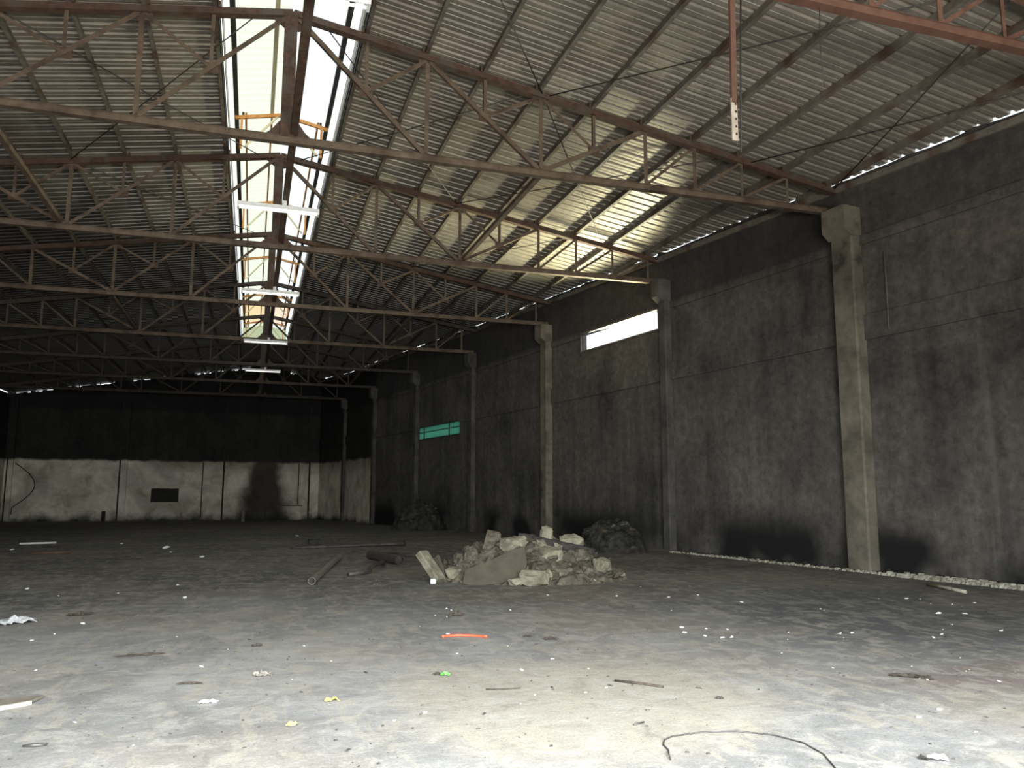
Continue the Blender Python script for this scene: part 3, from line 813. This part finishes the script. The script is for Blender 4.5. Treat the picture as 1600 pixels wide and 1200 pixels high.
build_mound('rubble_mound', HC, heap_h, 2.1, 1.45, MT['rubble'], 'mound of crushed grey-brown masonry in the middle of the floor under the larger lumps', 'rubble', random.Random(3))

r = random.Random(21)
protos = [chunk_mesh('concrete_chunk', r, r.uniform(0.8, 1.2), r.uniform(0.7, 1.1), r.uniform(0.45, 0.9), m, 13, r.uniform(0.3, 0.8)) for m in (MT['rubble'], MT['rubble'], MT['rubble'], MT['rubblepale'], MT['slab'], MT['rubble'], MT['rubblepale'], MT['rubble'], MT['slab'])]
def put_chunk(me, p, size, rz, tilt, label, group, name='concrete_chunk', cat='rubble'):
    o = link(name, me); o.location = p; o.scale = (size, size, size)
    o.rotation_euler = (tilt * math.cos(rz * 3), tilt * math.sin(rz * 5), rz)
    return tag(o, label, cat, group)
cnt = 0
while cnt < 270:
    u = r.uniform(-1.85, 2.05); v = r.uniform(-1.35, 1.1)
    h_ = heap_h(u, v)
    if h_ <= 0.02 and r.random() < 0.75: continue
    if h_ <= 0.02 and abs((u - 0.12) / 2.05) ** 2 + (v / 1.45) ** 2 > 1: continue
    if -1.05 < u < 0.12 and v < -0.62: continue
    size = r.choice([0.08, 0.10, 0.12, 0.14, 0.18, 0.24]) * r.uniform(0.85, 1.2)
    if h_ < 0.05: size *= 0.6
    p = HC + HU * u + HV * v + Vector((0, 0, h_ + size * (0.24 if h_ > 0.05 else 0.25)))
    put_chunk(r.choice(protos), p, size, r.uniform(0, 6.28), r.uniform(0, 0.7), 'lump of broken grey-brown masonry in the central rubble heap', 'broken lumps of the central rubble heap')
    cnt += 1
def HP(u, v, z): return HC + HU * u + HV * v + Vector((0, 0, z))
def lumps(u, v, z, sx, sy, sz, m, label, seed, rz=0.0, tilt=(0, 0), name='concrete_lump'):
    me = chunk_mesh(name, random.Random(seed), sx, sy, sz, m, 30, 0.42)
    o = link(name, me, None, HP(u, v, z)); o.rotation_euler = (tilt[0], tilt[1], rz - 0.31)
    return tag(o, label, 'rubble')
# the leaning slab: one edge on the floor, its back on the heap
mb = MB()
sl = [(-1.02, 0.02), (-0.80, -0.01), (-0.42, 0.02), (0.04, 0.14), (0.13, 0.40), (0.09, 0.72), (-0.18, 0.66), (-0.52, 0.46), (-0.78, 0.36), (-0.98, 0.28)]
tl = Vector((0, math.sin(math.radians(26)), math.cos(math.radians(26))))
mb.poly_prism([HP(a, -1.28, 0.0) + HV * (tl.y * b) + Vector((0, 0, tl.z * b)) for a, b in sl], HV * 0.899 - Vector((0, 0, 0.438)), 0.09)
tag(mb.build('concrete_slab', MT['slab']), 'large flat brown slab leaning against the front of the rubble heap', 'slab')
lumps(0.24, -1.34, 0.13, 0.58, 0.32, 0.30, MT['rubblepale'], 'pale yellowish stone lying at the foot of the rubble heap, right of the slab', 5, 0.2)
lumps(-0.08, -1.42, 0.07, 0.32, 0.2, 0.15, MT['rubblepale'], 'smaller pale stone between the slab and the yellowish stone', 6, 0.4)
lumps(1.02, -0.05, 0.70, 0.52, 0.34, 0.28, MT['rubblepale'], 'big pale lump on the right of the heap top, behind the dark beam', 7, -0.2)
lumps(0.52, -0.05, 0.80, 0.26, 0.22, 0.42, MT['rubblepale'], 'pointed pale lump standing on the middle of the heap top', 8, 0.2)
lumps(-0.55, -0.25, 0.72, 0.34, 0.26, 0.46, MT['rubble'], 'ragged upright lump on the left of the heap top', 9, 0.3, (0.2, 0.3))
lumps(-0.12, -0.5, 0.66, 0.56, 0.34, 0.34, MT['rubblepale'], 'hollow pale broken block at the top edge of the leaning slab', 10, 0.4, (0.3, -0.2))
lumps(0.60, -0.66, 0.48, 0.44, 0.36, 0.34, MT['rubblepale'], 'pale angular lump on the front of the heap under the dark beam', 12, 0.1)
lumps(1.55, -0.55, 0.30, 0.34, 0.28, 0.30, MT['rubblepale'], 'pale lump low on the right flank of the heap', 13, 0.7)
lumps(1.22, -0.5, 0.48, 0.40, 0.3, 0.26, MT['rubble'], 'squarish grey lump on the right flank of the heap', 14, 0.3)
lumps(-0.95, -0.42, 0.46, 0.32, 0.3, 0.34, MT['rubble'], 'ridged brown brick lump on the left flank of the heap', 15, 0.3)
lumps(-1.12, -0.35, 0.36, 0.30, 0.26, 0.3, MT['rubble'], 'brown brick lump just left of the ridged one', 16, 0.1)
lumps(0.35, -0.95, 0.25, 0.5, 0.4, 0.3, MT['slab'], 'dark brown lump in the hollow beside the slab', 17, 0.1)
def prism_block(p, q, w, h, m, name, label, cat, upv=(0, 0, 1)):
    mb = MB(); mb.bar(p, q, w, h, upv)
    me = mb.mesh(name, m); bm = bmesh.new(); bm.from_mesh(me)
    bmesh.ops.bevel(bm, geom=bm.edges[:], offset=min(w, h) * 0.1, segments=1, affect='EDGES'); bm.to_mesh(me); bm.free()
    return tag(link(name, me), label, cat)
prism_block(HP(-1.84, -0.62, 0.52), HP(-1.46, -0.86, 0.03), 0.25, 0.14, MT['rubblepale'], 'concrete_block', 'pale oblong concrete block leaning at the left end of the heap', 'block')
prism_block(HP(-1.56, -0.5, 0.44), HP(-1.40, -0.66, 0.10), 0.06, 0.1, MT['slab'], 'brick_bat', 'thin broken brick standing beside the oblong block', 'brick')
prism_block(HP(-0.02, -0.22, 0.80), HP(1.42, -0.5, 0.52), 0.12, 0.14, MT['char'], 'charred_timber', 'long charred timber beam lying across the top of the rubble heap', 'beam')
lumps(-1.56, -1.12, 0.045, 0.11, 0.09, 0.10, MT['chip'], 'small white lump at the foot of the oblong block', 18)

# darker heaps against the right wall
def heap_blob(C, ru, rv, top):
    return lambda u, v: top * max(0.0, 1 - (u / ru) ** 2 - (v / rv) ** 2) ** 0.7
def dark_heap(cx, cy, ru, rv, top, lab, lab2, grp, n, seed):
    zz = floor_z(cy); C = Vector((cx, cy, zz)); H = heap_blob(C, ru, rv, top); rr = random.Random(seed)
    build_mound('rubble_mound', C, H, ru * 1.05, rv * 1.05, MT['rubbledark'], lab, 'rubble', rr, 0.05, 26, 20)
    ps = [chunk_mesh('rubble_chunk', rr, 1, rr.uniform(0.6, 1), rr.uniform(0.4, 0.8), m, 12, 0.5) for m in (MT['rubbledark'], MT['rubbledark'], MT['rubble'], MT['darkpillar'])]
    for k in range(n):
        u = rr.uniform(-ru, ru); v = rr.uniform(-rv, rv * 0.4); h_ = H(u, v)
        if h_ < 0.02: continue
        s_ = rr.uniform(0.12, 0.32) * (ru / 1.0) ** 0.5
        put_chunk(rr.choice(ps), C + HU * u + HV * v + Vector((0, 0, h_ + s_ * 0.1)), s_, rr.uniform(0, 6), rr.uniform(0, 0.6), lab2, grp, 'rubble_chunk')
dark_heap(9.85, 21.3, 1.05, 0.8, 0.85, 'dark sooty heap against the wall between the central heap and the slim pillar', 'sooty lump in the dark heap by the slim pillar', 'sooty lumps by the slim pillar', 40, 31)
dark_heap(7.72, 38.4, 1.3, 1.0, 1.35, 'large dark heap against the wall under the teal window', 'sooty lump in the dark heap under the teal window', 'sooty lumps under the teal window', 36, 32)

# crumbled plaster along the foot of the right wall
def crumble(y0, y1, n, off0, off1, smax, label, seed, m):
    rr = random.Random(seed); mb = MB()
    for k in range(n):
        y = rr.uniform(y0, y1); o_ = rr.uniform(off0, off1); s_ = rr.uniform(0.25, 1) ** 2 * smax
        if o_ < 0.45 and abs(y - 14.53) < 0.55: continue
        b = WP(y, 0, -o_)
        P8 = []
        for zz in (-0.02, s_ * rr.uniform(0.5, 1.0)):
            sc = 1.0 if zz < 0 else rr.uniform(0.4, 0.8)
            for a in range(4):
                an = a * math.pi / 2 + rr.uniform(-0.4, 0.4) + k
                P8.append((b[0] + math.cos(an) * s_ * sc * 0.9, b[1] + math.sin(an) * s_ * sc * 1.3, floor_z(y) + zz))
        mb.hexa(P8)
    return tag(mb.build('plaster_debris', m), label, 'debris', kind='stuff')
crumble(9.5, 13.6, 900, 0.40, 0.85, 0.085, 'thick pale line of crumbled plaster along the wall foot at the right frame edge', 41, MT['dirt'])
crumble(13.6, 20.5, 700, 0.50, 0.78, 0.05, 'thin pale line of crumbled plaster along the wall foot beyond the near pillar', 42, MT['dirt'])
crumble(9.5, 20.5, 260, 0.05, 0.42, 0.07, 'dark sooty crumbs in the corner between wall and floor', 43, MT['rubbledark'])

# ------------------------------------------------------------------ scrap lying on the floor
def lay_tube(name, pts, rad, m, label, cat, n=10, hollow=False):
    r0 = rad if not hasattr(rad, '__len__') else min(rad)
    mb = MB(); mb.tube([(x, y, r0 * 0.95 + z + floor_z(y)) for x, y, z in pts], rad, n)
    return tag(mb.build(name, m, smooth=True), label, cat)
def pipe(x0, y0, x1, y1, rad, m, label):
    root = empty('steel_pipe', ((x0 + x1) / 2, (y0 + y1) / 2, 0), label, 'pipe')
    a = Vector((x0, y0, rad)) - root.location; b = Vector((x1, y1, rad)) - root.location; d = (b - a).normalized()
    s_ = d.cross(Vector((0, 0, 1))); u_ = Vector((0, 0, 1)); mb = MB(); n = 14
    def ringv(p, r_): return [p + s_ * (r_ * math.cos(2 * math.pi * k / n)) + u_ * (r_ * math.sin(2 * math.pi * k / n)) for k in range(n)]
    vs = ringv(a, rad) + ringv(b, rad) + ringv(b, rad * 0.93) + ringv(a, rad * 0.93); fs = []
    for q in range(4):
        for k in range(n):
            fs.append((q * n + k, q * n + (k + 1) % n, ((q + 1) % 4) * n + (k + 1) % n, ((q + 1) % 4) * n + k))
    mb.add(vs, fs); mb.build('pipe_wall', m, root)
    mb = MB(); c = a + d * 0.12; mb.add(ringv(c, rad * 0.94), [tuple(range(n))]); mb.build('inner_shadow_plug', MT['char'], root).name = 'pipe_shade_disc'  # dark disc standing in for the shade inside the pipe
pipe(1.10, 14.95, 2.17, 20.6, 0.065, MT['pipe'], 'thick grey steel pipe lying on the floor pointing at the camera, left of the heap')
pipe(3.30, 18.5, 2.88, 20.3, 0.11, MT['darksteel'], 'short dark steel pipe lying between the bent bar and the rubble heap')
lay_tube('long_bar', [(1.19, 24.6, 0), (2.2, 24.8, 0), (3.4, 25.0, 0.02), (4.3, 25.1, 0.03), (4.62, 25.15, 0.04)], [0.04, 0.05, 0.05, 0.06, 0.10], MT['darksteel'], 'long thin dark bar lying crosswise behind the pipes', 'bar')
lay_tube('bent_bar', [(1.89, 16.2, 0), (2.3, 16.5, 0.02), (2.5, 17.1, 0.08), (2.75, 17.6, 0.10), (2.85, 18.0, 0.04), (2.92, 18.6, 0.0)], 0.045, MT['darksteel'], 'bent grey metal bar lying in front of the short dark pipe', 'bar')
lay_tube('thin_bar', [(3.4, 21.4, 0), (4.3, 20.2, 0)], 0.05, MT['darksteel'], 'dark flat scrap bar beside the left end of the rubble heap', 'bar')
lay_tube('white_tube', [(-6.98, 29.66, 0), (-6.0, 30.0, 0)], 0.032, MT['chip'], 'white tube lying on the dark floor at far left', 'tube')
lay_tube('thin_stick', [(3.06, 6.57, 0), (3.2, 6.42, 0.004), (3.35, 6.24, 0)], 0.010, MT['brown'], 'straight dark stick lying on the bright floor right of centre', 'stick', 7)
lay_tube('dark_twig', [(-1.31, 6.05, 0), (-1.24, 6.03, 0.006), (-1.17, 6.03, 0)], [0.006, 0.013, 0.006], MT['cable'], 'short dark twig on the pale floor at bottom left', 'twig', 7)
lay_tube('orange_hose', [(2.11, 9.03, 0.01), (2.16, 9.10, 0.0), (2.30, 9.13, 0.0), (2.45, 9.06, 0.0), (2.56, 8.96, 0.0), (2.58, 8.89, 0.01)], 0.014, MT['hose'], 'curved piece of bright orange hose on the floor', 'hose', 10)
lay_tube('black_cable', [(2.50, 4.58, 0), (2.53, 4.66, 0.01), (2.58, 4.76, 0), (2.60, 4.86, 0), (2.66, 4.95, 0), (2.74, 5.0, 0), (2.95, 5.02, 0), (3.10, 5.0, 0), (3.22, 4.97, 0), (3.41, 4.82, 0), (3.49, 4.62, 0), (3.46, 4.39, 0), (3.36, 4.17, 0), (3.28, 4.0, 0)], 0.005, MT['cable'], 'thin black cable curling in a wide loop on the floor at bottom right', 'cable', 7)
lay_tube('wire_scrap', [(2.62, 5.32, 0), (2.72, 5.36, 0)], 0.006, MT['cable'], 'short wire scrap just above the looped black cable', 'wire', 6)
lay_tube('wall_stick', [(11.53, 11.6, 0), (11.38, 11.06, 0.01), (11.24, 10.53, 0)], 0.03, MT['dirt'], 'pale stick lying beside the crumbled plaster at right', 'stick', 7)
lay_tube('grey_strip', [(1.92, 6.62, 0), (2.05, 6.58, 0), (2.2, 6.57, 0)], 0.006, MT['brown'], 'faint thin strip on the floor below the green wrapper', 'strip', 6)
for x, y, lab in ((-5.4, 24.3, 'rusty flat bar on the dark floor at left, before the back wall'), (1.93, 26.6, 'small dark block on the floor behind the long bar')):
    if x < 0: lay_tube('flat_bar', [(x, y, 0), (x + 0.9, y + 0.1, 0)], 0.035, MT['rust'], lab, 'bar')
    else: prism_block((x - 0.12, y, 0.09 + floor_z(y)), (x + 0.28, y, 0.09 + floor_z(y)), 0.3, 0.18, MT['char'], 'dark_block', lab, 'block')

# board at the left edge
root = empty('broken_board', (-1.75, 7.12, 0), 'broken flat board lying at the left frame edge', 'board')
mb = MB(); pts = [(-0.55, -0.32), (0.10, 0.02), (0.22, 0.10), (0.27, 0.26), (0.16, 0.24), (-0.5, 0.14)]
mb.poly_prism([(x, y, 0.008) for x, y in pts], (0, 0, 1), 0.02); mb.build('panel', MT['wood'], root)
mb = MB(); mb.bar((-0.55, -0.345, 0.014), (0.10, -0.004, 0.014), 0.014, 0.026); mb.bar((0.10, -0.004, 0.014), (0.225, 0.085, 0.014), 0.014, 0.026)
mb.build('torn_edge', MT['woodedge'], root)
# crumpled film / wrappers
def crumple(name, x, y, sx, sy, h, rz, m, label, cat, seed, nu=9, nv=7):
    rr = random.Random(seed); mb = MB(); c, s_ = math.cos(rz), math.sin(rz)
    jag = [rr.uniform(0.75, 1.1) for _ in range(nv + 1)]
    for j in range(nv + 1):
        for i in range(nu + 1):
            u = (i / nu - 0.5) * sx * jag[j]; v = (j / nv - 0.5) * sy * (0.8 + 0.2 * math.sin(i * 1.7 + seed))
            z = 0.006 + h * rr.random() ** 1.6 * (0.4 + 0.6 * math.sin(math.pi * i / nu))
            mb.v.append((x + u * c - v * s_, y + u * s_ + v * c, z + floor_z(y)))
    for j in range(nv):
        for i in range(nu):
            a = j * (nu + 1) + i; mb.f.append((a, a + 1, a + nu + 2, a + nu + 1))
    me = mb.mesh(name, m)
    o = tag(link(name, me), label, cat)
    md = o.modifiers.new('thickness', 'SOLIDIFY'); md.thickness = 0.003; md.offset = 0
    return o
crumple('plastic_sheet', -2.78, 11.55, 0.62, 0.42, 0.10, 0.35, MT['film'], 'crumpled white plastic sheet on the floor at the left frame edge', 'plastic', 51)
crumple('green_wrapper', 1.72, 7.24, 0.085, 0.08, 0.03, -0.3, MT['green'], 'crumpled green wrapper on the floor below the orange hose', 'wrapper', 52)
crumple('dark_wrapper', 1.655, 7.28, 0.06, 0.05, 0.025, 0.2, MT['brown'], 'small dark scrap touching the green wrapper', 'scrap', 53)
crumple('yellow_leaf', 0.67, 6.62, 0.10, 0.08, 0.035, 0.2, MT['leaf'], 'curled yellow leaf on the pale floor, the farther of two', 'leaf', 54, 6, 5)
crumple('yellow_leaf', 0.34, 6.03, 0.075, 0.08, 0.03, 1.2, MT['leaf'], 'curled yellow leaf on the pale floor, the nearer of two', 'leaf', 55, 6, 5)
crumple('paper_scrap', -0.24, 6.86, 0.13, 0.07, 0.025, -0.3, MT['chip'], 'white crumpled paper scrap on the floor at lower left', 'paper', 56, 6, 5)
crumple('dark_rag', -2.08, 12.1, 0.30, 0.16, 0.06, 0.1, MT['brown'], 'crumpled dark rag on the grey floor near the white plastic sheet', 'rag', 57)
crumple('foil_scrap', 0.17, 7.70, 0.15, 0.12, 0.05, 0.4, MT['pipe'], 'crumpled grey foil ball on the floor left of centre', 'foil', 58)
crumple('dry_husk', -0.42, 7.55, 0.20, 0.07, 0.02, -0.2, MT['brown'], 'flat dry brown husk on the floor at left', 'husk', 59)
crumple('dark_scrap', -0.98, 9.0, 0.45, 0.10, 0.015, 0.1, MT['brown'], 'smear of dark shreds on the floor at left, beyond the husk', 'scrap', 60)
crumple('white_shard', 4.06, 4.10, 0.12, 0.07, 0.045, -0.5, MT['chip'], 'white broken shard at the bottom right of the floor', 'shard', 61, 5, 4)
crumple('dark_shard', 3.99, 4.13, 0.05, 0.07, 0.03, 0.5, MT['char'], 'small black shard touching the white broken shard', 'shard', 62, 4, 4)
crumple('brown_scrap', 2.65, 10.6, 0.22, 0.10, 0.08, 0.2, MT['brown'], 'small crumpled brown scrap before the rubble heap', 'scrap', 63)
crumple('brown_scrap', 3.25, 8.62, 0.16, 0.08, 0.03, -0.3, MT['brown'], 'flat brown scrap right of the orange hose, farther piece', 'scrap', 64)
crumple('brown_scrap', 3.05, 8.85, 0.10, 0.05, 0.02, -0.1, MT['brown'], 'flat brown scrap right of the orange hose, piece nearest the hose', 'scrap', 65)
crumple('brown_scrap', 0.13, 9.15, 0.11, 0.05, 0.04, -0.1, MT['char'], 'small black lump on the floor left of the orange hose', 'scrap', 66)
crumple('brown_scrap', 3.60, 5.78, 0.06, 0.04, 0.02, -0.6, MT['char'], 'small black chip below the straight dark stick', 'scrap', 67)
crumple('broken_tile', 5.66, 5.95, 0.34, 0.16, 0.02, -0.75, MT['brown'], 'reddish broken tile piece on the floor at right with pale crumbs on it', 'tile', 68)

# pale chips: every one a separate thing
rr = random.Random(77)
chips = [chunk_mesh('paint_chip', rr, 1, rr.uniform(0.5, 0.9), rr.uniform(0.25, 0.45), MT['chip'], 11, 0.5) for _ in range(4)]
CH = [(4.88, 8.55, .07), (5.0, 8.3, .05), (5.12, 8.12, .07), (5.05, 8.9, .06), (5.3, 8.75, .05), (5.5, 8.6, .05), (5.25, 8.15, .06), (6.6, 8.0, .06), (6.74, 7.95, .07), (9.0, 8.9, .08), (9.3, 8.75, .07),
      (8.6, 7.6, .06), (8.3, 6.9, .06), (8.2, 6.6, .07), (8.5, 6.75, .05), (7.7, 7.6, .07), (6.5, 5.45, .05), (5.6, 6.08, .025), (5.63, 6.02, .03), (5.66, 5.95, .03), (5.69, 5.88, .025), (5.71, 5.82, .03), (5.0, 5.0, .05),
      (-1.9, 11.3, .09), (-2.2, 10.2, .05), (-0.9, 13.6, .10), (-3.5, 15.6, .08), (-6.4, 26.5, .12), (-2.3, 26.0, .22), (-3.9, 29.0, .12), (-1.1, 22.0, .14), (-2.0, 24.0, .1), (1.8, 33.0, .16), (9.8, 10.3, .06), (10.4, 9.6, .05), (6.3, 11.5, .06), (5.6, 11.9, .05), (7.1, 10.7, .07)]
while len(CH) < 120:
    u = rr.uniform(-0.62, 0.62); d = rr.uniform(4.2, 15)
    x = d * (math.sin(YAW) + u * math.cos(YAW)); y = d * (math.cos(YAW) - u * math.sin(YAW))
    if (Vector((x, y, 0)) - HC).length < 2.2 or x > wall_x(y) - 0.6: continue
    CH.append((x, y, rr.choice([0.015, 0.02, 0.025, 0.03, 0.045])))
for x, y, s_ in CH:
    o = link('paint_chip', rr.choice(chips)); o.location = (x, y, floor_z(y) + s_ * 0.16); o.scale = (s_, s_, s_); o.rotation_euler = (0, 0, rr.uniform(0, 6.28))
    tag(o, 'small white chip of paint or plaster lying on the bare floor', 'chip', 'white chips scattered over the floor')
# dark grit nobody could count
mb = MB()
for k in range(900):
    u = rr.uniform(-0.66, 0.66); d = 3.6 + 14 * rr.random() ** 1.5
    x = d * (math.sin(YAW) + u * math.cos(YAW)); y = d * (math.cos(YAW) - u * math.sin(YAW))
    if x > wall_x(y) - 0.3: continue
    s_ = rr.choice([0.003, 0.004, 0.005, 0.006, 0.010]); an = rr.uniform(0, 6.28); l = rr.choice([1, 1, 1.6, 3.5])
    c, q = math.cos(an), math.sin(an)
    P8 = []
    for zz, sc in ((-0.004, 1), (s_ * 0.7, 0.6)):
        for a, b in ((-1, -1), (1, -1), (1, 1), (-1, 1)):
            aa, bb = a * s_ * l * sc, b * s_ * sc; P8.append((x + aa * c - bb * q, y + aa * q + bb * c, zz))
    mb.hexa(P8)
tag(mb.build('floor_grit', MT['grit']), 'dark grit and splinters strewn over the concrete floor', 'grit', kind='stuff')
